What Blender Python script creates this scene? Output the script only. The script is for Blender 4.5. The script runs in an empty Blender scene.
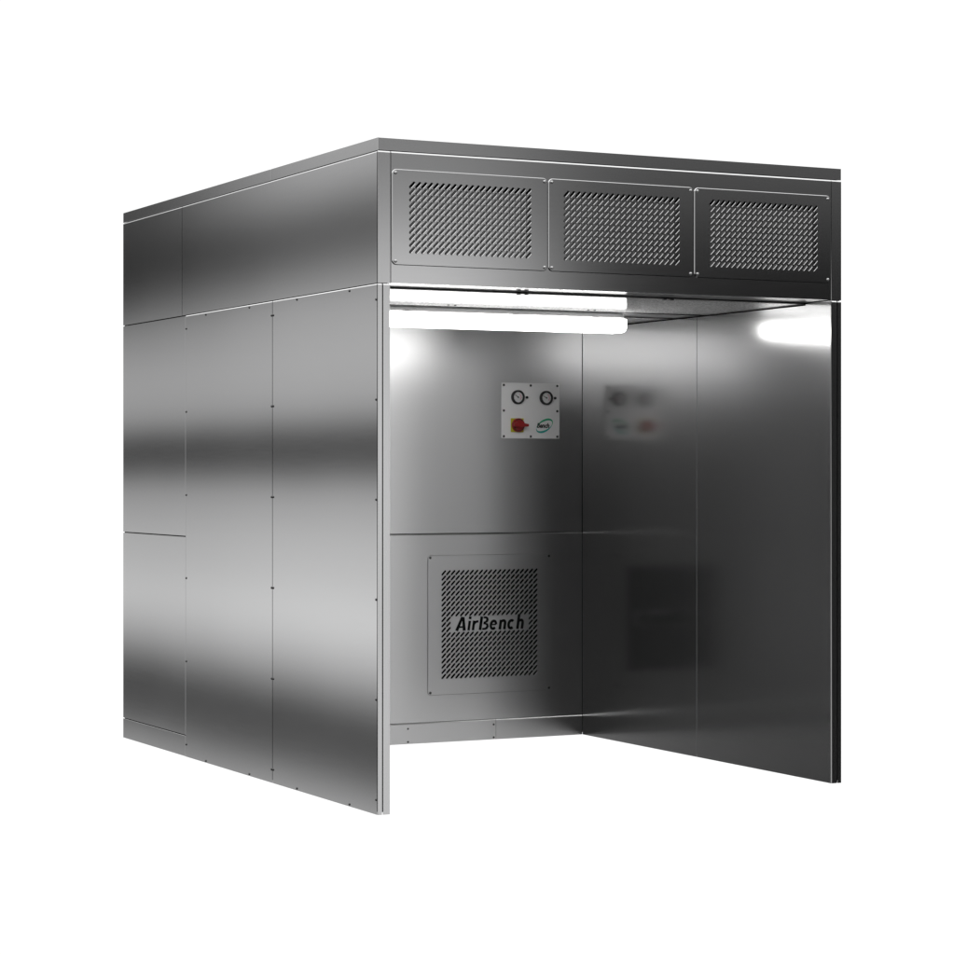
import bpy, bmesh, math, random
from mathutils import Vector, Matrix

random.seed(7)
SC = bpy.context.scene
COL = SC.collection

# ------------------------------------------------------------------ camera
PSI = 0.466881291
cam_d = bpy.data.cameras.new('camera')
cam = bpy.data.objects.new('camera', cam_d)
COL.objects.link(cam)
SC.camera = cam
cam.location = (-3.70018, -8.148668, 1.264462)
cam.rotation_euler = (math.pi / 2, 0, -PSI)
cam_d.sensor_fit = 'HORIZONTAL'
cam_d.sensor_width = 36.0
cam_d.lens = 36.0 * 2425.07 / 953.0
cam_d.shift_x = 0.0
cam_d.shift_y = (477.5 - 472.214) / 953.0 * -1.0
cam_d.clip_end = 200.0
FWD = (math.sin(PSI), math.cos(PSI), 0.0)

# ------------------------------------------------------------------ colour management
vs = SC.view_settings
SC.display_settings.display_device = 'sRGB'
vs.view_transform = 'Standard'
vs.look = 'None'
vs.exposure = 0.0
vs.gamma = 1.0
vs.use_curve_mapping = False


# ------------------------------------------------------------------ node maths helper
class NT:
    """tiny expression builder on a node tree"""
    def __init__(self, nt):
        self.nt = nt

    def m(self, op, a, b=None, c=None, clamp=False):
        n = self.nt.nodes.new('ShaderNodeMath')
        n.operation = op
        n.use_clamp = clamp
        for i, x in enumerate((a, b, c)):
            if x is None:
                continue
            if isinstance(x, (int, float)):
                n.inputs[i].default_value = x
            else:
                self.nt.links.new(x, n.inputs[i])
        return n.outputs[0]

    def add(self, a, b): return self.m('ADD', a, b)
    def sub(self, a, b): return self.m('SUBTRACT', a, b)
    def mul(self, a, b): return self.m('MULTIPLY', a, b)
    def div(self, a, b): return self.m('DIVIDE', a, b)
    def mx(self, a, b): return self.m('MAXIMUM', a, b)

    def ss(self, x, e0, e1):
        """smoothstep from 0 at e0 to 1 at e1 (e1 may be below e0)"""
        n = self.nt.nodes.new('ShaderNodeMapRange')
        n.interpolation_type = 'SMOOTHSTEP'
        n.clamp = True
        lo, hi, a, b = (e0, e1, 0.0, 1.0) if e0 < e1 else (e1, e0, 1.0, 0.0)
        n.inputs['From Min'].default_value = lo
        n.inputs['From Max'].default_value = hi
        n.inputs['To Min'].default_value = a
        n.inputs['To Max'].default_value = b
        self.nt.links.new(x, n.inputs['Value'])
        return n.outputs['Result']

    def ramp(self, x, lo, hi, stops):
        """smooth curve through (position, value) stops; positions in x units"""
        t = self.m('DIVIDE', self.m('SUBTRACT', x, lo), hi - lo, clamp=True)
        n = self.nt.nodes.new('ShaderNodeValToRGB')
        n.color_ramp.interpolation = 'B_SPLINE' if False else 'CARDINAL'
        els = n.color_ramp.elements
        stops = sorted(stops)
        while len(els) < len(stops):
            els.new(0.5)
        for e, (p, v) in zip(els, stops):
            e.position = (p - lo) / (hi - lo)
            e.color = (v, v, v, 1)
        self.nt.links.new(t, n.inputs[0])
        sep = self.nt.nodes.new('ShaderNodeSeparateColor')
        self.nt.links.new(n.outputs[0], sep.inputs[0])
        return sep.outputs[0]


def lin(s):
    return s / 12.92 if s <= 0.04045 else ((s + 0.055) / 1.055) ** 2.4


# ------------------------------------------------------------------ world: soft boxes and added glow zones round a white sweep
world = bpy.data.worlds.new('World')
SC.world = world
world.use_nodes = True
wn = world.node_tree
wn.nodes.clear()
X = NT(wn)
tc = wn.nodes.new('ShaderNodeTexCoord')
sx = wn.nodes.new('ShaderNodeSeparateXYZ')
wn.links.new(tc.outputs['Generated'], sx.inputs[0])
vx, vy, vz = sx.outputs
# white sweep behind the booth
cosf = X.add(X.mul(vx, FWD[0]), X.mul(vy, FWD[1]))
w_white = X.ss(cosf, math.cos(math.radians(37)), math.cos(math.radians(29)))
# overhead soft light
w_top = X.ss(vz, 0.26, 0.5)
# long strip boxes on the left, running parallel with the booth's side
left = X.ss(vx, -0.03, -0.2)
s = X.div(vz, X.mx(X.mul(vx, -1.0), 0.05))
REF = 0.60
bands = [(-0.48, .66), (-0.40, .68), (-0.345, .60), (-0.31, .36), (-0.275, .26), (-0.25, .30), (-0.215, .58),
         (-0.165, .77), (-0.11, .73), (-0.06, .67), (-0.02, .58), (0.0, .38), (0.022, .23), (0.042, .33), (0.066, .58), (0.10, .64),
         (0.15, .63), (0.185, .58), (0.215, .44), (0.245, .32), (0.275, .42), (0.31, .61), (0.35, .63), (0.45, .5)]
band = X.ramp(s, -0.48, 0.45, [(p, lin(v) / REF) for p, v in bands])
# the boxes fade towards the rear
back = X.ss(X.div(vx, X.mx(vy, 0.05)), -0.34, -0.43)
upper = X.ss(s, 0.10, 0.30)
fade = X.sub(1.0, X.mul(X.mul(X.sub(1.0, back), X.add(0.20, X.mul(upper, 0.70))), X.ss(s, 0.6, 0.4)))
sidefade = X.ss(vy, -0.15, 0.35)
# added cut in the low glow, keeps the inner right wall's foot dark
lowcut = X.sub(1.0, X.mul(X.mul(X.ss(vz, 0.0, -0.05), X.ss(X.div(vx, X.mx(vy, 0.05)), -0.49, -0.62)), 0.88))
high = X.mul(X.ss(s, 0.5, 0.75), 1.4)  # glow added above the strips for the panels' leaning top edges
l_left = X.mul(X.mul(X.add(band, high), X.mul(fade, lowcut)), X.mul(left, sidefade))
# soft box on the right in front of the booth
my = X.mx(X.mul(vy, -1.0), 0.05)
rho = X.div(vx, my)
tau = X.div(vz, my)
fr = X.mul(X.ss(vy, 0.0, -0.2), X.mul(X.ss(rho, 0.36, 0.44), X.ss(rho, 0.575, 0.485)))
tb = X.add(X.mul(X.ss(tau, 0.132, 0.088), 0.80), 0.20)
l_strip = X.mul(X.mul(fr, tb), lin(.79) / REF)
# added glow zone ahead of the opening, brightens the rear wall
rear_fill = X.mul(X.mul(X.ss(vy, 0.0, -0.2), X.mul(X.ss(rho, 0.05, 0.11), X.ss(rho, 0.31, 0.20))), X.mul(X.ss(tau, -0.08, -0.03), X.ss(tau, 0.14, 0.06)))
l_front = X.add(l_strip, X.mul(rear_fill, 13.0))
# dark hall all round
hall = 0.008
ftop = X.mul(X.mul(X.ss(vy, 0.0, -0.2), X.ss(vx, 0.0, 0.2)), X.mul(X.ss(tau, 0.095, 0.16), 0.13))
# added glow zone at left front, lights the upright panel edges
l_side = X.mul(X.mul(X.ss(vx, -0.74, -0.84), X.ss(vy, -0.22, -0.34)), X.mul(X.ss(vz, -0.34, -0.24), 0.75))
tot = X.add(X.add(X.add(l_left, l_front), X.add(ftop, hall)), l_side)
tot = X.add(X.mul(tot, X.sub(1.0, w_top)), X.mul(w_top, 1.7))
tot = X.add(X.mul(tot, X.sub(1.0, w_white)), X.mul(w_white, 1.08))
bg = wn.nodes.new('ShaderNodeBackground')
wn.links.new(tot, bg.inputs['Color'])
bg.inputs['Strength'].default_value = 1.0
wo = wn.nodes.new('ShaderNodeOutputWorld')
wn.links.new(bg.outputs[0], wo.inputs[0])
world.cycles.sampling_method = 'MANUAL'
world.cycles.sample_map_resolution = 1024


# ------------------------------------------------------------------ materials
def steel(name, col=0.6, rough=0.14, grain=(1, 1, 60), gstr=0.03, bump=0.02, wav=0.0):
    """brushed stainless: fine directional grain in roughness and bump, object coordinates"""
    m = bpy.data.materials.new(name)
    m.use_nodes = True
    nt = m.node_tree
    b = nt.nodes['Principled BSDF']
    b.inputs['Base Color'].default_value = (col, col, col * 1.005, 1)
    b.inputs['Metallic'].default_value = 1.0
    tcn = nt.nodes.new('ShaderNodeTexCoord')
    mp = nt.nodes.new('ShaderNodeMapping')
    mp.inputs['Scale'].default_value = grain
    oi = nt.nodes.new('ShaderNodeObjectInfo')
    sh = nt.nodes.new('ShaderNodeVectorMath')
    sh.operation = 'MULTIPLY_ADD'
    nt.links.new(oi.outputs['Random'], sh.inputs[0])
    sh.inputs[1].default_value = (31.0, 47.0, 23.0)
    nt.links.new(tcn.outputs['Object'], sh.inputs[2])
    nt.links.new(sh.outputs[0], mp.inputs[0])
    nz = nt.nodes.new('ShaderNodeTexNoise')
    nz.inputs['Scale'].default_value = 6.0
    nz.inputs['Detail'].default_value = 3.0
    nt.links.new(mp.outputs[0], nz.inputs['Vector'])
    x = NT(nt)
    big = nt.nodes.new('ShaderNodeTexNoise')
    big.inputs['Scale'].default_value = 0.9
    big.inputs['Detail'].default_value = 1.0
    nt.links.new(sh.outputs[0], big.inputs['Vector'])
    r = x.add(rough, x.add(x.mul(x.sub(nz.outputs['Fac'], 0.5), gstr), x.mul(x.sub(big.outputs['Fac'], 0.5), 0.02)))
    nt.links.new(r, b.inputs['Roughness'])
    h = x.mul(nz.outputs['Fac'], bump)
    if wav:
        h = x.add(h, x.mul(big.outputs['Fac'], wav))
    bp = nt.nodes.new('ShaderNodeBump')
    bp.inputs['Strength'].default_value = 1.0
    bp.inputs['Distance'].default_value = 0.001
    nt.links.new(h, bp.inputs['Height'])
    nt.links.new(bp.outputs[0], b.inputs['Normal'])
    return m


def plain(name, col, rough=0.5, metal=0.0, spec=0.5, noise=0.06):
    m = bpy.data.materials.new(name)
    m.use_nodes = True
    nt = m.node_tree
    b = nt.nodes['Principled BSDF']
    c = col if isinstance(col, tuple) else (col, col, col)
    b.inputs['Base Color'].default_value = (*c, 1)
    b.inputs['Metallic'].default_value = metal
    b.inputs['Specular IOR Level'].default_value = spec
    nz = nt.nodes.new('ShaderNodeTexNoise')
    nz.inputs['Scale'].default_value = 40
    x = NT(nt)
    nt.links.new(x.add(rough - noise / 2, x.mul(nz.outputs['Fac'], noise)), b.inputs['Roughness'])
    return m


def glow(name, strength):
    m = bpy.data.materials.new(name)
    m.use_nodes = True
    b = m.node_tree.nodes['Principled BSDF']
    b.inputs['Base Color'].default_value = (0.85, 0.85, 0.85, 1)
    b.inputs['Emission Color'].default_value = (1, 0.995, 0.985, 1)
    b.inputs['Emission Strength'].default_value = strength
    return m


def two_lobe(m, wide, share=0.5):
    """add a wide second lobe to a steel, as on a pickled sheet"""
    nt = m.node_tree
    b = nt.nodes['Principled BSDF']
    g = nt.nodes.new('ShaderNodeBsdfAnisotropic')
    g.inputs['Roughness'].default_value = wide
    g.inputs['Color'].default_value = b.inputs['Base Color'].default_value
    if b.inputs['Base Color'].links:
        nt.links.new(b.inputs['Base Color'].links[0].from_socket, g.inputs['Color'])
    mx = nt.nodes.new('ShaderNodeMixShader')
    mx.inputs[0].default_value = share
    nt.links.new(b.outputs[0], mx.inputs[1])
    nt.links.new(g.outputs[0], mx.inputs[2])
    nt.links.new(mx.outputs[0], nt.nodes['Material Output'].inputs[0])
    return m


def perforated(name):
    """ceiling sheet with fine round perforation"""
    m = steel(name, 0.6, 0.12)
    nt = m.node_tree
    b = nt.nodes['Principled BSDF']
    tcn = nt.nodes.new('ShaderNodeTexCoord')
    v = nt.nodes.new('ShaderNodeTexVoronoi')
    v.inputs['Scale'].default_value = 70
    v.inputs['Randomness'].default_value = 0.25
    nt.links.new(tcn.outputs['Object'], v.inputs['Vector'])
    x = NT(nt)
    hole = x.ss(v.outputs['Distance'], 0.40, 0.30)
    mix = nt.nodes.new('ShaderNodeMix')
    mix.data_type = 'RGBA'
    mix.inputs['A'].default_value = (0.80, 0.80, 0.80, 1)
    mix.inputs['B'].default_value = (0.20, 0.20, 0.20, 1)
    nt.links.new(hole, mix.inputs['Factor'])
    nt.links.new(mix.outputs['Result'], b.inputs['Base Color'])
    return m


M = {}
M['side'] = steel('brushed_steel_side', REF, 0.085, (40, 1, 40), 0.02, 0.0012, 1.0)
M['front'] = steel('brushed_steel_front', 0.60, 0.105, (1, 1, 60), 0.02, 0.0002, 0.4)
M['post'] = steel('brushed_steel_post', 0.60, 0.13, (60, 60, 1), 0.02, 0.0004)
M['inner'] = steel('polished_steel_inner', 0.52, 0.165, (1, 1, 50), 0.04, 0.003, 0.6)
M['rear'] = two_lobe(steel('satin_steel_rear', 0.68, 0.29, (1, 1, 30), 0.03, 0.0003), 0.6, 0.12)
M['ceil'] = two_lobe(steel('bright_steel_ceiling', 0.65, 0.12, bump=0.002), 0.5, 0.72)
M['perf'] = two_lobe(perforated('perforated_steel'), 0.95, 0.72)
M['screw'] = plain('dark_screw_steel', 0.12, 0.35, 1.0)
M['screw_bright'] = plain('bright_screw_steel', 0.6, 0.25, 1.0)
M['core'] = plain('dark_core', 0.015, 0.8, 0.0, 0.1)
M['filter'] = plain('grey_filter', 0.34, 0.9, 0.0, 0.1)
M['black'] = plain('opening_black', 0.006, 0.7, 0.0, 0.1)  # stands in for the dark inside the grille and its cut-out letters
M['diffuser'] = glow('lamp_diffuser', 8.5)
M['housing'] = plain('grey_housing', 0.80, 0.45)
M['plate'] = plain('white_plate', 0.93, 0.35)
M['bezel'] = plain('black_bezel', 0.02, 0.4)
M['dial'] = plain('dial_white', 0.8, 0.4)
M['pink'] = plain('dial_pink', (0.75, 0.45, 0.5), 0.5)
M['red'] = plain('switch_red', (0.36, 0.010, 0.014), 0.35)
M['yellow'] = plain('switch_yellow', (0.62, 0.56, 0.03), 0.4)
M['green'] = plain('logo_green', (0.02, 0.42, 0.20), 0.5)
M['teal'] = plain('logo_teal', (0.03, 0.45, 0.38), 0.5)
M['ink'] = plain('logo_ink', 0.015, 0.5)


# ------------------------------------------------------------------ object helpers
def empty(name, label, cat, loc, group=None):
    o = bpy.data.objects.new(name, None)
    COL.objects.link(o)
    o.location = loc
    o.empty_display_size = 0.1
    o['label'] = label
    o['category'] = cat
    if group:
        o['group'] = group
    return o


def wloc(o):
    v = Vector((0, 0, 0))
    while o is not None:
        v = v + o.location
        o = o.parent
    return v


def obj(name, bm, mat, parent, smooth=False):
    """link a bmesh given in world coordinates as one mesh object under parent, origin at its bounds' centre"""
    co = [v.co for v in bm.verts]
    c = Vector([(min(v[i] for v in co) + max(v[i] for v in co)) / 2 for i in range(3)])
    bmesh.ops.translate(bm, verts=bm.verts, vec=-c)
    me = bpy.data.meshes.new(name)
    bm.to_mesh(me)
    bm.free()
    for mm in (mat if isinstance(mat, list) else [mat]):
        me.materials.append(mm)
    if smooth:
        for p in me.polygons:
            p.use_smooth = True
    o = bpy.data.objects.new(name, me)
    COL.objects.link(o)
    o.parent = parent
    o.location = c - (wloc(parent) if parent else Vector((0, 0, 0)))
    return o


def box(bm, x0, x1, y0, y1, z0, z1, bev=0.0, pick=None, seg=1):
    """box; pick(edge_mid, face_normals) chooses which edges get the bevel"""
    x0, x1 = min(x0, x1), max(x0, x1)
    r = bmesh.ops.create_cube(bm, size=1.0)
    vs_ = r['verts']
    for v in vs_:
        v.co = Vector((x0 + (v.co.x + .5) * (x1 - x0), y0 + (v.co.y + .5) * (y1 - y0), z0 + (v.co.z + .5) * (z1 - z0)))
    if bev > 0:
        es = {e for v in vs_ for e in v.link_edges}
        if pick:
            es = [e for e in es if pick(e, (x0, x1, y0, y1, z0, z1))]
        bmesh.ops.bevel(bm, geom=list(es), offset=bev, segments=seg, profile=0.5, affect='EDGES', clamp_overlap=True)


def tilted(bm, axis, out, inn, a0, a1, z0, z1, rise, inset):
    """sheet whose outer face leans back along its top edge. axis 'x': outer face at x=out, runs a0..a1 in y; 'y': outer face at y=out, runs in x"""
    sg = 1 if inn > out else -1
    prof = [(out, z0), (out, z1 - rise), (out + sg * inset, z1), (inn, z1), (inn, z0)]
    ends = []
    for a in (a0, a1):
        ends.append([bm.verts.new((p, a, z) if axis == 'x' else (a, p, z)) for p, z in prof])
    n = len(prof)
    fs = [bm.faces.new(ends[0]), bm.faces.new(ends[1])]
    for i in range(n):
        fs.append(bm.faces.new((ends[0][i], ends[0][(i + 1) % n], ends[1][(i + 1) % n], ends[1][i])))
    bmesh.ops.recalc_face_normals(bm, faces=fs)


def mktilt(name, mat, parent, axis, out, inn, a0, a1, z0, z1, rise=0.005, inset=0.0024, edge=None):
    bm = nb()
    tilted(bm, axis, out, inn, a0, a1, z0, z1, rise, inset)
    if edge is not None:
        es = [e for e in bm.edges if all(abs(v.co.x - edge) < 1e-5 and abs(v.co.y - out) < 1e-5 for v in e.verts)]
        bmesh.ops.bevel(bm, geom=es, offset=0.0026, segments=1, profile=0.5, affect='EDGES')
    return obj(name, bm, mat, parent)


def nb():
    return bmesh.new()


def top_edges(e, b):
    return all(abs(v.co.z - b[5]) < 1e-6 for v in e.verts)


def mkbox(name, mat, parent, x0, x1, y0, y1, z0, z1, bev=0.0008, pick=None, seg=1):
    bm = nb()
    box(bm, x0, x1, y0, y1, z0, z1, bev, pick, seg)
    return obj(name, bm, mat, parent)


def disc(bm, c, r, y0, y1, n=24, rim=0.0, sy=1.0):
    """short cylinder whose axis is Y, from y0 (front, towards camera) to y1"""
    f, k = [], []
    rings = [(y1, r), (y0 + rim, r), (y0, r - rim)] if rim else [(y1, r), (y0, r)]
    vr = []
    for y, rr in rings:
        vr.append([bm.verts.new((c[0] + rr * math.cos(2 * math.pi * i / n), y, c[1] + rr * sy * math.sin(2 * math.pi * i / n))) for i in range(n)])
    for a, b in zip(vr, vr[1:]):
        for i in range(n):
            bm.faces.new((a[i], a[(i + 1) % n], b[(i + 1) % n], b[i]))
    bm.faces.new(vr[-1])
    bm.faces.new(list(reversed(vr[0])))


SCREW = {}


def screw(parent, pos, axis, mat, r=0.0045):
    """domed screw head with a cross recess, shared mesh; axis = outward direction 'x-','x+','y-','z-'"""
    key = (axis, mat.name, r)
    if key not in SCREW:
        bm = nb()
        n = 12
        rings = [(r, 0.0), (r, r * .25), (r * .8, r * .55), (r * .42, r * .70), (r * .36, r * .42)]
        vr = []
        for rr, h in rings:
            vr.append([bm.verts.new((rr * math.cos(2 * math.pi * i / n), rr * math.sin(2 * math.pi * i / n), h)) for i in range(n)])
        for a, b in zip(vr, vr[1:]):
            for i in range(n):
                bm.faces.new((a[i], a[(i + 1) % n], b[(i + 1) % n], b[i]))
        bm.faces.new(vr[-1])
        bm.faces.new(list(reversed(vr[0])))
        d = {'x-': (-1, 0, 0), 'x+': (1, 0, 0), 'y-': (0, -1, 0), 'z-': (0, 0, -1)}[axis]
        q = Vector((0, 0, 1)).rotation_difference(Vector(d)).to_matrix().to_4x4()
        bmesh.ops.transform(bm, matrix=q, verts=bm.verts)
        bmesh.ops.recalc_face_normals(bm, faces=bm.faces)
        me = bpy.data.meshes.new('screw')
        bm.to_mesh(me)
        bm.free()
        me.materials.append(mat)
        SCREW[key] = me
    o = bpy.data.objects.new('screw', SCREW[key])
    COL.objects.link(o)
    o.parent = parent
    o.location = Vector(pos) - wloc(parent)
    return o


def ribbon(bm, pts, w, y0, y1, cap=True):
    """flat stroke along 2-D points (x, z) with varying or fixed width, thickness y0..y1"""
    n = len(pts)
    ws = w if isinstance(w, (list, tuple)) else [w] * n
    L, R = [], []
    for i, (px, pz) in enumerate(pts):
        a = pts[max(i - 1, 0)]
        b = pts[min(i + 1, n - 1)]
        dx, dz = b[0] - a[0], b[1] - a[1]
        l = math.hypot(dx, dz) or 1
        nx, nz = -dz / l, dx / l
        L.append((px + nx * ws[i] / 2, pz + nz * ws[i] / 2))
        R.append((px - nx * ws[i] / 2, pz - nz * ws[i] / 2))
    f = [[bm.verts.new((q[0], y, q[1])) for q in S] for S in (L, R) for y in (y0, y1)]   # Lf Lb Rf Rb
    Lf, Lb, Rf, Rb = f
    for i in range(n - 1):
        bm.faces.new((Lf[i], Lf[i + 1], Rf[i + 1], Rf[i]))
        bm.faces.new((Lb[i], Rb[i], Rb[i + 1], Lb[i + 1]))
        bm.faces.new((Lf[i], Lb[i], Lb[i + 1], Lf[i + 1]))
        bm.faces.new((Rf[i], Rf[i + 1], Rb[i + 1], Rb[i]))
    for i in (0, n - 1):
        bm.faces.new((Lf[i], Rf[i], Rb[i], Lb[i]))
    bmesh.ops.recalc_face_normals(bm, faces=bm.faces)


def lettering(name, text, mat, parent, cx, cz, width, height, y, shear, bold, depth=0.0008, squeeze=None):
    """text as a mesh standing on a wall that faces -Y"""
    cu = bpy.data.curves.new('lettering_curve', 'FONT')
    cu.body = text
    cu.shear = shear
    cu.offset = bold
    cu.extrude = 0.01
    cu.resolution_u = 4
    if squeeze:
        cu.space_character = squeeze
    t = bpy.data.objects.new('lettering_curve', cu)
    COL.objects.link(t)
    bpy.context.view_layer.update()
    dg = bpy.context.evaluated_depsgraph_get()
    me = bpy.data.meshes.new_from_object(t.evaluated_get(dg))
    COL.objects.unlink(t)
    bpy.data.objects.remove(t)
    bm = nb()
    bm.from_mesh(me)
    bpy.data.meshes.remove(me)
    xs = [v.co.x for v in bm.verts]
    ys = [v.co.y for v in bm.verts]
    x0, x1, y0, y1 = min(xs), max(xs), min(ys), max(ys)
    for v in bm.verts:
        zz = v.co.z
        v.co = Vector((cx + ((v.co.x - x0) / (x1 - x0) - .5) * width, y - (depth if zz > 0 else 0), cz + ((v.co.y - y0) / (y1 - y0) - .5) * height))
    bmesh.ops.recalc_face_normals(bm, faces=bm.faces)
    return obj(name, bm, mat, parent)


def slotted_plate(bm, x0, x1, z0, z1, yf, th, hx0, hx1, hz0, hz1, nx, nz, slen, swid, cham, rad, skip=None, edge=0.002):
    """sheet facing -Y with rounded corners, a chamfered rim and a field of slanted slots.
    The field spans the slots' own bounds hx0..hx1, hz0..hz1."""
    d = (slen - swid) / 2 * math.sqrt(.5) + swid / 2           # half the slot's bounding box
    px = (hx1 - hx0 - 2 * d) / (nx - 1)
    pz = (hz1 - hz0 - 2 * d) / (nz - 1)
    fx0, fz0 = hx0 + d - px / 2, hz0 + d - pz / 2              # corner of the cell grid
    gx = [fx0 + px * i for i in range(nx + 1)]
    gz = [fz0 + pz * j for j in range(nz + 1)]
    cache = {}

    def V(x, y, z):
        k = (round(x, 6), round(y, 6), round(z, 6))
        if k not in cache:
            cache[k] = bm.verts.new((x, y, z))
        return cache[k]

    def F(*v):
        u = []
        for q in v:
            if q not in u:
                u.append(q)
        if len(u) >= 3:
            try:
                bm.faces.new(u)
            except ValueError:
                pass

    def slot_ring(cx, cz, L, w, y):
        """16 points round a 45-degree slot, starting at angle -45 going counter-clockwise"""
        h = (L - w) / 2
        r = w / 2
        out = []
        ex, ez = math.sqrt(.5), math.sqrt(.5)
        # along axis e, normal n (left of e)
        nx_, nz_ = -ez, ex
        loc = []
        # right side (n negative) from -e to +e, tip, left side back, tip
        loc.append((0, -r)); loc.append((h * .55, -r)); loc.append((h, -r))
        loc.append((h + r * .75, -r * .66)); loc.append((h + r, 0)); loc.append((h + r * .75, r * .66))
        loc.append((h, r)); loc.append((h * .55, r)); loc.append((0, r)); loc.append((-h * .55, r)); loc.append((-h, r))
        loc.append((-h - r * .75, r * .66)); loc.append((-h - r, 0)); loc.append((-h - r * .75, -r * .66)); loc.append((-h, -r)); loc.append((-h * .55, -r))
        for a, b in loc:
            out.append((cx + a * ex + b * nx_, y, cz + a * ez + b * nz_))
        return out

    def sq_ring(ax, bx, az, bz, y):
        mx_, mz_ = (ax + bx) / 2, (az + bz) / 2
        # start at the lower right corner (direction -45 deg), ccw; 16 points
        p = [(bx, az), (bx, az + (bz - az) * .25), (bx, mz_), (bx, az + (bz - az) * .8), (bx, bz), (ax + (bx - ax) * .8, bz), (mx_, bz), (ax + (bx - ax) * .25, bz),
             (ax, bz), (ax, az + (bz - az) * .75), (ax, mz_), (ax, az + (bz - az) * .2), (ax, az), (ax + (bx - ax) * .2, az), (mx_, az), (ax + (bx - ax) * .75, az)]
        return [(a, y, b) for a, b in p]

    for i in range(nx):
        for j in range(nz):
            a = sq_ring(gx[i], gx[i + 1], gz[j], gz[j + 1], yf)
            A = [V(*q) for q in a]
            if skip and skip(i, j):
                F(*A)
                continue
            cx, cz = (gx[i] + gx[i + 1]) / 2, (gz[j] + gz[j + 1]) / 2
            B = [V(*q) for q in slot_ring(cx, cz, slen, swid, yf)]
            Cc = [V(*q) for q in slot_ring(cx, cz, slen - 2 * cham, swid - 2 * cham, yf + cham)]
            Dd = [V(*q) for q in slot_ring(cx, cz, slen - 2 * cham, swid - 2 * cham, yf + th)]
            for R1, R2 in ((A, B), (B, Cc), (Cc, Dd)):
                for k in range(16):
                    F(R1[k], R1[(k + 1) % 16], R2[(k + 1) % 16], R2[k])
    # margin round the field: rounded outer outline, front face inset by the rim
    def outline(ins, y):
        pts = []
        r = rad - ins
        X0, X1, Z0, Z1 = x0 + ins, x1 - ins, z0 + ins, z1 - ins
        for (cx, cz, a0) in ((X1 - r, Z0 + r, -90), (X1 - r, Z1 - r, 0), (X0 + r, Z1 - r, 90), (X0 + r, Z0 + r, 180)):
            for k in range(7):
                a = math.radians(a0 + 15 * k)
                pts.append((cx + r * math.cos(a), y, cz + r * math.sin(a)))
        return [V(*q) for q in pts]
    O0 = outline(edge, yf)
    O1 = outline(0, yf + edge)
    O2 = outline(0, yf + th)
    n = len(O0)
    for P, Q in ((O1, O0), (O2, O1)):
        for k in range(n):
            F(P[k], P[(k + 1) % n], Q[(k + 1) % n], Q[k])
    # inner boundary of the margin, in order ccw from lower right corner
    fx1, fz1 = gx[-1], gz[-1]
    # four margin quads (each an n-gon with the cell-edge points on its inner side)
    def inner_pts(side):
        out = []
        if side == 0:      # right, going up
            for j in range(nz):
                for q in sq_ring(gx[-2], gx[-1], gz[j], gz[j + 1], yf)[0:5]:
                    out.append(V(*q))
        if side == 1:      # top, going left
            for i in reversed(range(nx)):
                for q in sq_ring(gx[i], gx[i + 1], gz[-2], gz[-1], yf)[4:9]:
                    out.append(V(*q))
        if side == 2:      # left, going down
            for j in reversed(range(nz)):
                for q in sq_ring(gx[0], gx[1], gz[j], gz[j + 1], yf)[8:13]:
                    out.append(V(*q))
        if side == 3:      # bottom, going right
            for i in range(nx):
                rr = sq_ring(gx[i], gx[i + 1], gz[0], gz[1], yf)
                for q in rr[12:16] + rr[0:1]:
                    out.append(V(*q))
        u = []
        for q in out:
            if q not in u:
                u.append(q)
        return u
    c7 = [O0[0:7], O0[7:14], O0[14:21], O0[21:28]]             # corner arcs: LR, UR, UL, LL
    for side in range(4):
        ca, cb = c7[side], c7[(side + 1) % 4]
        outer = ca[3:] + cb[:4]
        inn = inner_pts(side)
        F(*(outer + list(reversed(inn))))
    bmesh.ops.triangulate(bm, faces=[f for f in bm.faces if len(f.verts) > 4], quad_method='BEAUTY', ngon_method='EAR_CLIP')
    bmesh.ops.recalc_face_normals(bm, faces=bm.faces)


# ------------------------------------------------------------------ the booth
W, D, H = 2.07, 2.935, 2.50
ZS = 1.962            # seam between walls and head box
ZC = 2.451            # top of head box, under the roof cap
YB = 2.0687           # face of the rear wall
T = 0.0486            # thickness of a side wall

booth = empty('extraction_booth', 'large walk-in stainless steel extraction booth with open front and three vents above', 'booth', (W / 2, 0.0, 0.0))

# --- roof cap (two lengths)
for (y0, y1) in ((0.0, 1.0510), (1.0555, D)):
    mkbox('roof_cap', M['front'], booth, 0.0, W, y0, y1, ZC + 0.0015, H, 0.0012)

mkbox('roof_core', M['core'], booth, 0.005, W - 0.005, 1.030, 1.080, ZC + 0.003, H - 0.005, 0)

# --- head box: side panels, posts, header
def mir(side, a, b):
    return (a, b) if side < 0 else (W - b, W - a)


def outer_top(side):
    def pick(e, b):
        xo = b[0] if side < 0 else b[1]
        return top_edges(e, b) and all(abs(v.co.x - xo) < 1e-6 for v in e.verts)
    return pick


def front_top(e, b):
    return top_edges(e, b) and all(abs(v.co.y - b[2]) < 1e-6 for v in e.verts)


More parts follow.
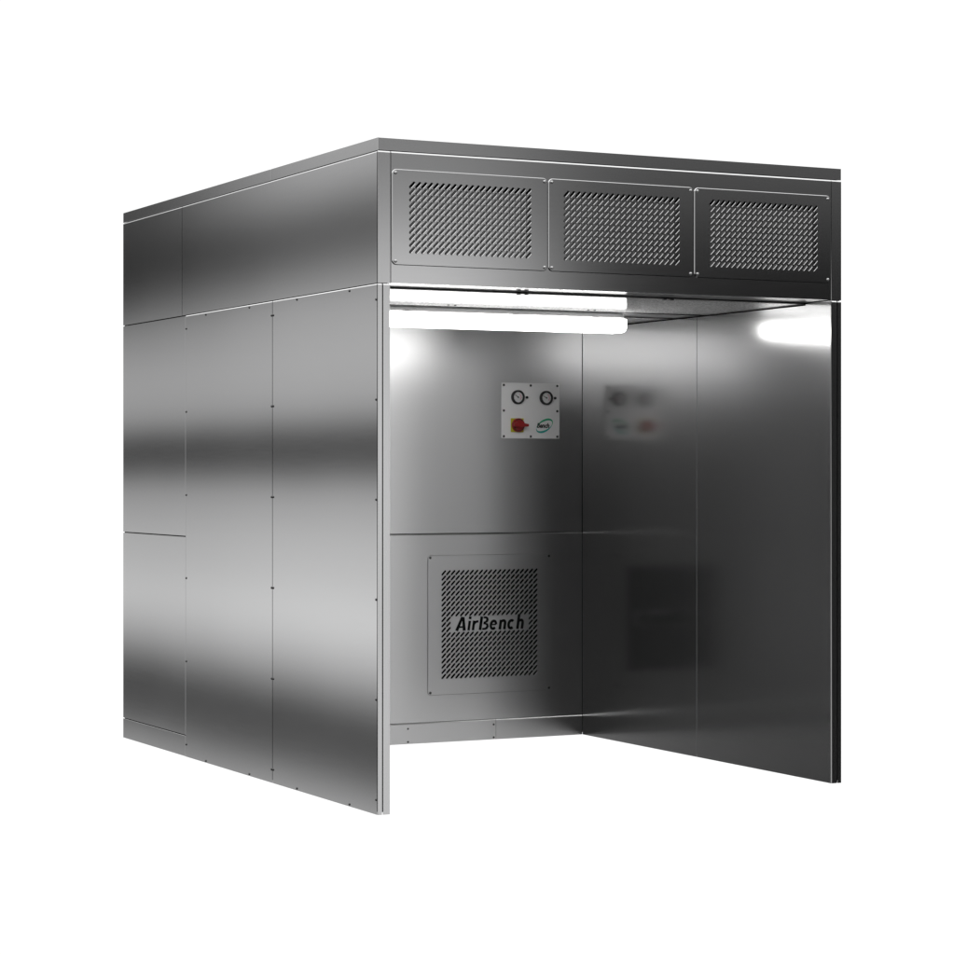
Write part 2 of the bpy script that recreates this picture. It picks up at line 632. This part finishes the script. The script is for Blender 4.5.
for sd in (-1, 1):
    a, b = mir(sd, 0.0, 0.010)
    o_, i_ = (a, b) if sd < 0 else (b, a)
    mktilt('upper_side_panel', M['side'], booth, 'x', o_, i_, 0.0085, 2.1120, ZS + 0.0015, ZC, 0.0052, 0.0026)
    mktilt('upper_side_panel', M['side'], booth, 'x', o_, i_, 2.1160, D, ZS + 0.0015, ZC, 0.0052, 0.0026)
    a, b = mir(sd, 0.0, 0.0505)
    mktilt('corner_post', M['post'], booth, 'y', 0.0, 0.0035, a, b, ZS + 0.0015, ZC, 0.0050, 0.0020, edge=a if sd > 0 else None)
    a, b = mir(sd, 0.0045, 0.040)
    mkbox('wall_core', M['core'], booth, a, b, 0.0065, D - 0.01, 0.01, ZC - 0.008, 0)

# header sheet with three openings
hx0, hx1 = 0.0535, W - 0.0505
vents = [(0.0552, 0.7095, 0.1246, 0.6394), (0.7128, 1.3625, 0.7783, 1.2980), (1.3660, 2.0152, 1.4343, 1.9513)]
bm = nb()
zo0, zo1 = 2.062, 2.362
box(bm, hx0, hx1, 0.0, 0.004, ZS + 0.002, zo0, 0)
tilted(bm, 'y', 0.0, 0.004, hx0, hx1, zo1, ZC, 0.0050, 0.0020)
xs = hx0
for (vx0, vx1, gx0, gx1) in vents:
    box(bm, xs, gx0 - 0.02, 0.0, 0.004, zo0, zo1, 0)
    xs = gx1 + 0.02
box(bm, xs, hx1, 0.0, 0.004, zo0, zo1, 0)
header = obj('header_panel', bm, M['front'], booth)
mkbox('header_lip', M['ceil'], booth, hx0, hx1, 0.0045, 0.183, ZS + 0.002, ZS + 0.006, 0)
for (vx0, vx1, gx0, gx1) in vents:
    bm = nb()
    slotted_plate(bm, vx0, vx1, 2.0315, 2.3865, -0.0045, 0.0040, gx0, gx1, 2.0755, 2.3435, 21, 11, 0.0330, 0.0112, 0.0012, 0.019, edge=0.0024)
    vp = obj('vent_panel', bm, M['front'], booth)
    for sx_ in (vx0 + 0.014, vx1 - 0.014):
        for sz in (2.0455, 2.3725):
            screw(vp, (sx_, -0.0045, sz), 'y-', M['screw_bright'], 0.0062)
    mkbox('filter_pad', M['filter'], booth, gx0 - 0.018, gx1 + 0.018, 0.022, 0.045, zo0 - 0.03, zo1 - 0.036, 0)
    mkbox('filter_frame', M['core'], booth, gx0 - 0.06, gx1 + 0.06, 0.047, 0.052, zo0 - 0.05, zo1 + 0.05, 0)

# --- side walls
for sd in (-1, 1):
    ax = 'x-' if sd < 0 else 'x+'
    xo = 0.0 if sd < 0 else W
    z0, z1 = 0.0, ZS
    rz = [0.055 + 0.3695 * i for i in range(6)]
    for k, (y0, y1) in enumerate(((0.0085, 1.0340), (1.0390, 2.0650))):
        a, b = mir(sd, 0.0, 0.004)
        p = mktilt('side_panel', M['side'], booth, 'x', *((a, b) if sd < 0 else (b, a)), y0, y1, z0, z1 - 0.001, 0.0042, 0.0021)
        for z in rz:
            screw(p, (xo, y0 + 0.0065, z), ax, M['screw'], 0.005)
            screw(p, (xo, y1 - 0.0065, z), ax, M['screw'], 0.005)
        yy = (0.2600, 0.7775) if k == 0 else (1.2935, 1.8100)
        for y in yy:
            screw(p, (xo, y, z1 - 0.0115), ax, M['screw'], 0.005)
            screw(p, (xo, y, 0.008), ax, M['screw'], 0.005)
    # rear casing
    a, b = mir(sd, 0.0, 0.004)
    mkbox('rear_side_panel', M['side'], booth, a, b, 2.0685, D, 0.9810, z1 - 0.0025, 0.0008)
    mkbox('rear_side_panel', M['side'], booth, a, b, 2.0685, D, 0.0955, 0.9765, 0.0008)
    mkbox('rear_kick_plate', M['side'], booth, a, b, 2.0690, D, 0.0, 0.0915, 0.0008)
    # front edge strips
    a, b = mir(sd, 0.0, 0.0168)
    mktilt('edge_strip', M['post'], booth, 'y', 0.0, 0.0035, a, b, 0.0, z1 - 0.001, 0.0050, 0.0022)
    a, b = mir(sd, 0.0214, T)
    mktilt('edge_strip', M['post'], booth, 'y', 0.0, 0.0035, a, b, 0.0, z1 - 0.001, 0.0050, 0.0022, edge=a if sd > 0 else None)
    # inner lining
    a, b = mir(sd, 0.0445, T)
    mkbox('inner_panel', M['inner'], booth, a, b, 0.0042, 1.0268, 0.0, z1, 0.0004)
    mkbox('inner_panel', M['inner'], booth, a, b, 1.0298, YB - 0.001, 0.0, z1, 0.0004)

# --- rear wall of the work space
xi0, xi1 = T + 0.0015, W - T - 0.0015
mkbox('rear_upper_panel', M['rear'], booth, xi0, xi1, YB, YB + 0.004, 0.9785, ZS, 0.0010)
g = (1.1936, 1.8497, 0.2212, 0.8762)
op = (g[0] + 0.04, g[1] - 0.04, g[2] + 0.04, g[3] - 0.04)
bm = nb()
box(bm, xi0, xi1, YB, YB + 0.004, 0.0975, op[2], 0)
tilted(bm, 'y', YB, YB + 0.004, xi0, xi1, op[3], 0.9755, 0.0055, 0.0035)
box(bm, xi0, op[0], YB, YB + 0.004, op[2], op[3], 0)
box(bm, op[1], xi1, YB, YB + 0.004, op[2], op[3], 0)
obj('rear_lower_panel', bm, M['rear'], booth)
for (x0, x1) in ((xi0, 0.5515), (0.5535, 1.5515), (1.5535, xi1)):
    kp = mktilt('kick_plate', M['rear'], booth, 'y', YB - 0.0015, YB + 0.004, x0, x1, 0.0, 0.0955, 0.0055, 0.0035)
    for x in ([x1 - 0.011] if x0 < 1.5 else []) + ([1.0925] if 0.56 > x0 > 0.5 else []):
        for z in (0.010, 0.071):
            screw(kp, (x, YB - 0.0015, z), 'y-', M['screw'], 0.005)
mkbox('rear_core', M['core'], booth, T, W - T, YB + 0.060, D - 0.02, 0.01, ZS, 0)
mkbox('rear_cover', M['side'], booth, 0.006, W - 0.006, D - 0.012, D - 0.002, 0.0, ZC, 0.001)
# gasket seen in the joints of the rear wall
bm = nb()
box(bm, T, W - T, YB + 0.006, YB + 0.010, 0.085, 0.110, 0)
box(bm, T, W - T, YB + 0.006, YB + 0.010, 0.965, 0.990, 0)
obj('joint_strip', bm, M['core'], booth)

bm = nb()
slotted_plate(bm, g[0], g[1], g[2], g[3], YB - 0.0035, 0.0030, 1.2637, 1.7763, 0.2945, 0.8060, 21, 21, 0.0332, 0.0102, 0.0003, 0.016,
              skip=lambda i, j: 9 <= j <= 11 and 2 <= i <= 18, edge=0.0016)
grille = obj('intake_grille', bm, M['rear'], booth)
for x in (g[0] + 0.013, g[1] - 0.013):
    for z in (g[2] + 0.012, g[3] - 0.012):
        screw(grille, (x, YB - 0.0035, z), 'y-', M['screw'], 0.0062)


def arc(cx, cz, rx, rz, t0, t1, n=12):
    return [(cx + rx * math.cos(math.radians(t0 + (t1 - t0) * k / n)), cz + rz * math.sin(math.radians(t0 + (t1 - t0) * k / n))) for k in range(n + 1)]


# bold slanted stencil cut-outs, their dark laid on as black inlay: A i r B e n c h, drawn in units of the capital's height
def hump(x):
    return [(x, .44), (x + .05, .57), (x + .15, .65), (x + .27, .65), (x + .35, .58), (x + .38, .46), (x + .38, 0)]


strokes = [([(.10, 0), (.43, 1.0)], [.24, .20]), ([(.50, 1.0), (.73, 0)], [.20, .25]), ([(.30, .27), (.64, .27)], .13),
           ([(1.08, 0), (1.08, .71)], .20), ([(1.08, .83), (1.08, 1.02)], .21),
           ([(1.44, 0), (1.44, .71)], .20), ([(1.50, .46), (1.56, .58), (1.66, .64), (1.80, .64)], [.10, .15, .17, .17]),
           ([(2.03, 0), (2.03, 1.0)], .22),
           ([(2.19, .92), (2.38, .92), (2.49, .86), (2.53, .75), (2.49, .63), (2.38, .57), (2.24, .56)], [.15, .16, .19, .21, .19, .13, .10]),
           ([(2.24, .47), (2.42, .46), (2.56, .40), (2.61, .27), (2.55, .14), (2.42, .08), (2.19, .08)], [.10, .13, .19, .21, .19, .16, .15]),
           ([(2.93, .375), (3.28, .375)], .10), (arc(3.08, .36, .215, .29, 4, 318, 16), .195),
           ([(3.66, 0), (3.66, .71)], .21), (hump(3.66), [.09, .16, .20, .21, .21, .21, .21]),
           (arc(4.56, .36, .215, .29, 48, 312, 14), .20),
           ([(5.13, 0), (5.13, 1.10)], .21), (hump(5.13), [.09, .16, .20, .21, .21, .21, .21])]
U, TX, TZ = 0.0640, 1.3368, 0.5195
bm = nb()
for k, (pts, wd) in enumerate(strokes):
    q = [(TX + U * (px + .15 * pz), TZ + U * pz) for px, pz in pts]
    ww = [x * U for x in wd] if isinstance(wd, list) else wd * U
    ribbon(bm, q, ww, YB - 0.0040 - 0.00006 * k, YB - 0.0030)
obj('lettering', bm, M['black'], grille)

mkbox('filter_pad', M['black'], booth, op[0], op[1], YB + 0.02, YB + 0.05, op[2], op[3], 0)  # black sheet set behind the slots to give their darkness

# --- ceiling of the work space
zc = ZS - 0.005
cx0, cx1 = T + 0.004, W - T - 0.005
pf = mkbox('perforated_ceiling_panel', M['perf'], booth, cx0, cx1, 0.1885, 0.944, zc, zc + 0.003, 0)
mkbox('ceiling_panel', M['ceil'], booth, cx0, cx1, 0.948, 1.196, zc, zc + 0.003, 0)
mkbox('perforated_ceiling_panel', M['perf'], booth, cx0, cx1, 1.200, YB - 0.002, zc, zc + 0.003, 0)
mkbox('ceiling_core', M['core'], booth, cx0 - 0.003, cx1 + 0.004, 0.1845, YB, zc + 0.008, zc + 0.04, 0)
for x in (0.7107, 0.7418, 1.3738, 1.4059):
    screw(pf, (x, 0.86, zc), 'z-', M['screw'], 0.006)
for x in (0.70, 1.36):
    bm = nb()
    box(bm, x - 0.023, x - 0.011, 0.176, 0.192, zc - 0.0035, zc + 0.0015, 0.0008)
    box(bm, x + 0.011, x + 0.023, 0.176, 0.192, zc - 0.0035, zc + 0.0015, 0.0008)
    box(bm, x - 0.0112, x + 0.0112, 0.1845, 0.188, zc - 0.001, zc + 0.0005, 0)
    obj('ceiling_latch', bm, M['bezel'], booth)

# dark strips stand in for shadow gaps along the walls and across the ceiling
for sd in (-1, 1):
    a, b = mir(sd, T + 0.0002, T + 0.0042)
    mkbox('joint_strip', M['core'], booth, a, b, 0.1890, YB - 0.002, zc - 0.0045, zc + 0.002, 0)
for y in (0.9465, 1.1985):
    mkbox('ceiling_joint_strip', M['bezel'], booth, cx0 + 0.002, cx1 - 0.002, y - 0.003, y + 0.003, zc - 0.0032, zc - 0.0002, 0.001)

# ------------------------------------------------------------------ lamp
LX0, LX1, LY = 0.425, 1.643, 1.035
lamp = empty('ceiling_light', 'long white glowing tube light under the steel ceiling of the booth', 'light', ((LX0 + LX1) / 2, LY, 1.868))


def capsule(bm, x0, x1, yc, hw, z0, z1, rb, rt):
    """long body along X, outline in X-Z rounded at the ends' bottom (rb) and top (rt), section rounded in Y"""
    prof = []
    for k in range(7):
        a = math.radians(180 + 15 * k)
        prof.append((x0 + rb + rb * math.cos(a), z0 + rb + rb * math.sin(a)))
    for k in range(7):
        a = math.radians(270 + 15 * k)
        prof.append((x1 - rb + rb * math.cos(a), z0 + rb + rb * math.sin(a)))
    for k in range(5):
        a = math.radians(22.5 * k)
        prof.append((x1 - rt + rt * math.cos(a), z1 - rt + rt * math.sin(a)))
    for k in range(5):
        a = math.radians(90 + 22.5 * k)
        prof.append((x0 + rt + rt * math.cos(a), z1 - rt + rt * math.sin(a)))
    cx, cz = (x0 + x1) / 2, (z0 + z1) / 2
    layers = []
    for (yy, ins) in ((-1.0, 0.010), (-0.97, 0.004), (-0.85, 0.0), (0.85, 0.0), (0.97, 0.004), (1.0, 0.010)):
        ring = []
        for (px, pz) in prof:
            sxx = (abs(px - cx) - ins) / abs(px - cx) if abs(px - cx) > 1e-6 else 1
            szz = (abs(pz - cz) - ins) / abs(pz - cz) if abs(pz - cz) > 1e-6 else 1
            ring.append(bm.verts.new((cx + (px - cx) * sxx, yc + yy * hw, cz + (pz - cz) * max(szz, 0.1))))
        layers.append(ring)
    n = len(prof)
    for A, B in zip(layers, layers[1:]):
        for i in range(n):
            bm.faces.new((A[i], A[(i + 1) % n], B[(i + 1) % n], B[i]))
    bm.faces.new(layers[0])
    bm.faces.new(list(reversed(layers[-1])))
    bmesh.ops.recalc_face_normals(bm, faces=bm.faces)


bm = nb()
capsule(bm, LX0, LX1, LY, 0.045, 1.8715, 1.9315, 0.026, 0.004)
obj('diffuser', bm, M['diffuser'], lamp, True)
bm = nb()
capsule(bm, LX0 + 0.006, LX1 - 0.012, LY, 0.043, 1.932, 1.9545, 0.003, 0.010)
obj('housing', bm, M['housing'], lamp)
for x in (LX0 + 0.16, LX1 - 0.55, LX1 - 0.16):
    bm = nb()
    box(bm, x - 0.016, x + 0.016, LY - 0.0446, LY - 0.0425, 1.9345, 1.950, 0.0006)
    obj('clip', bm, M['housing'], lamp)
    bm = nb()
    box(bm, x - 0.015, x + 0.015, LY - 0.02, LY + 0.02, 1.9546, zc - 0.0004, 0)
    obj('bracket', bm, M['housing'], lamp)

# ------------------------------------------------------------------ control panel
PX0, PX1, PZ0, PZ1 = 1.5805, 1.8940, 1.4245, 1.6895
yp = YB - 0.004
ctl = empty('control_panel', 'pale square control panel with two dial gauges and red rotary switch on the rear wall', 'control panel', ((PX0 + PX1) / 2, YB, PZ0))
plate = mkbox('plate', M['plate'], ctl, PX0, PX1, yp, YB - 0.0003, PZ0, PZ1, 0.0010)
for x in (PX0 + 0.0125, (PX0 + PX1) / 2, PX1 - 0.0125):
    for z in (PZ0 + 0.0105, (PZ0 + PZ1) / 2, PZ1 - 0.0115):
        if abs(x - (PX0 + PX1) / 2) < .01 and abs(z - (PZ0 + PZ1) / 2) < .01:
            continue
        screw(plate, (x, yp, z), 'y-', M['bezel'], 0.0058)


def tube_ring(bm, c, r0, r1, y0, y1, n=36):
    """ring facing -Y: outer r1, inner r0, front y0, back y1, with a rounded front"""
    prof = [(r1, y1), (r1, y0 + .003), (r1 - .002, y0), (r0 + .0015, y0), (r0, y0 + .003), (r0, y1 - 0.002)]
    vr = [[bm.verts.new((c[0] + r * math.cos(2 * math.pi * i / n), y, c[1] + r * math.sin(2 * math.pi * i / n))) for i in range(n)] for r, y in prof]
    for A, B in zip(vr, vr[1:]):
        for i in range(n):
            bm.faces.new((A[i], A[(i + 1) % n], B[(i + 1) % n], B[i]))
    bmesh.ops.recalc_face_normals(bm, faces=bm.faces)


for (gx, gz, ang) in ((1.6655, 1.6215, 143), (1.8185, 1.6200, 152)):
    bm = nb()
    tube_ring(bm, (gx, gz), 0.0252, 0.0335, yp - 0.016, yp)
    ga = obj('gauge', bm, M['bezel'], ctl, True)
    bm = nb()
    disc(bm, (gx, gz), 0.0258, yp - 0.007, yp - 0.001, 36)
    obj('dial', bm, M['dial'], ga)
    bm = nb()
    for k in range(9):
        a = math.radians(-40 + 260 * k / 8)
        ribbon(bm, [(gx + .0235 * math.cos(a), gz + .0235 * math.sin(a)), (gx + .0200 * math.cos(a), gz + .0200 * math.sin(a))], .0011, yp - 0.0076, yp - 0.0070)
    obj('scale_marks', bm, M['ink'], ga)
    bm = nb()
    ribbon(bm, [(gx + .0165 * math.cos(math.radians(t)), gz + .0165 * math.sin(math.radians(t))) for t in range(-45, 66, 10)], .0045, yp - 0.0075, yp - 0.0071)
    obj('red_arc', bm, M['pink'], ga)
    bm = nb()
    a = math.radians(ang)
    ribbon(bm, [(gx - .005 * math.cos(a), gz - .005 * math.sin(a)), (gx + .021 * math.cos(a), gz + .021 * math.sin(a))], [.0036, .0016], yp - 0.0092, yp - 0.0082)
    disc(bm, (gx, gz), 0.0032, yp - 0.0100, yp - 0.0072, 14)
    obj('needle', bm, M['ink'], ga)
    bm = nb()
    disc(bm, (gx + 0.0492, gz - 0.0005), 0.0060, yp - 0.009, yp, 18, 0.0015)
    disc(bm, (gx + 0.0492, gz - 0.0005), 0.0035, yp - 0.014, yp - 0.0092, 14, 0.001)
    obj('pressure_tap', bm, M['bezel'], ctl)

# rotary isolator
bm = nb()
box(bm, 1.6295, 1.6975, yp - 0.006, yp, 1.4550, 1.5210, 0.0015)
sw = obj('switch', bm, M['yellow'], ctl)
kx, kz = 1.6640, 1.4885
bm = nb()
disc(bm, (kx, kz), 0.0325, yp - 0.022, yp - 0.0062, 36, 0.003)
obj('knob_base', bm, M['red'], sw)
bm = nb()
ribbon(bm, [(kx - .031, kz + .002), (kx - .015, kz + .0015), (kx + .015, kz), (kx + .0435, kz - .001)], [.016, .021, .019, .011], yp - 0.038, yp - 0.0222)
obj('knob_handle', bm, M['red'], sw)
bm = nb()
ribbon(bm, [(kx + 0.027 * math.cos(math.radians(t)), kz + 0.027 * math.sin(math.radians(t))) for t in range(200, 341, 14)], .004, yp - 0.0226, yp - 0.0221)
ribbon(bm, [(kx + 0.027 * math.cos(math.radians(t)), kz + 0.027 * math.sin(math.radians(t))) for t in range(45, 136, 14)], .004, yp - 0.0226, yp - 0.0221)
obj('knob_marks', bm, M['ink'], sw)

# emblem: slanted ring that swells at top right and bottom left, with the word across it
ex, ez = 1.8115, 1.4865


def emblem_arc(t0, t1, n):
    P, Wd = [], []
    ca, sa = math.cos(math.radians(27)), math.sin(math.radians(27))
    for k in range(n + 1):
        t = math.radians(t0 + (t1 - t0) * k / n)
        x_, z_ = 0.0475 * math.cos(t), 0.0245 * math.sin(t)
        P.append((ex + x_ * ca - z_ * sa, ez + x_ * sa + z_ * ca))
        u = k / n
        Wd.append(0.0016 + 0.0078 * math.sin(math.pi * u) ** 1.5)
    return P, Wd


bm = nb()
ribbon(bm, *emblem_arc(-38, 150, 26), yp - 0.0010, yp - 0.0004)
em = obj('emblem', bm, M['green'], ctl)
bm = nb()
ribbon(bm, *emblem_arc(160, 322, 26), yp - 0.0010, yp - 0.0004)
obj('emblem_arc', bm, M['teal'], em)
lettering('lettering', 'Bench', M['ink'], em, 1.8040, 1.4875, 0.068, 0.0235, yp - 0.0013, 0.22, 0.035)
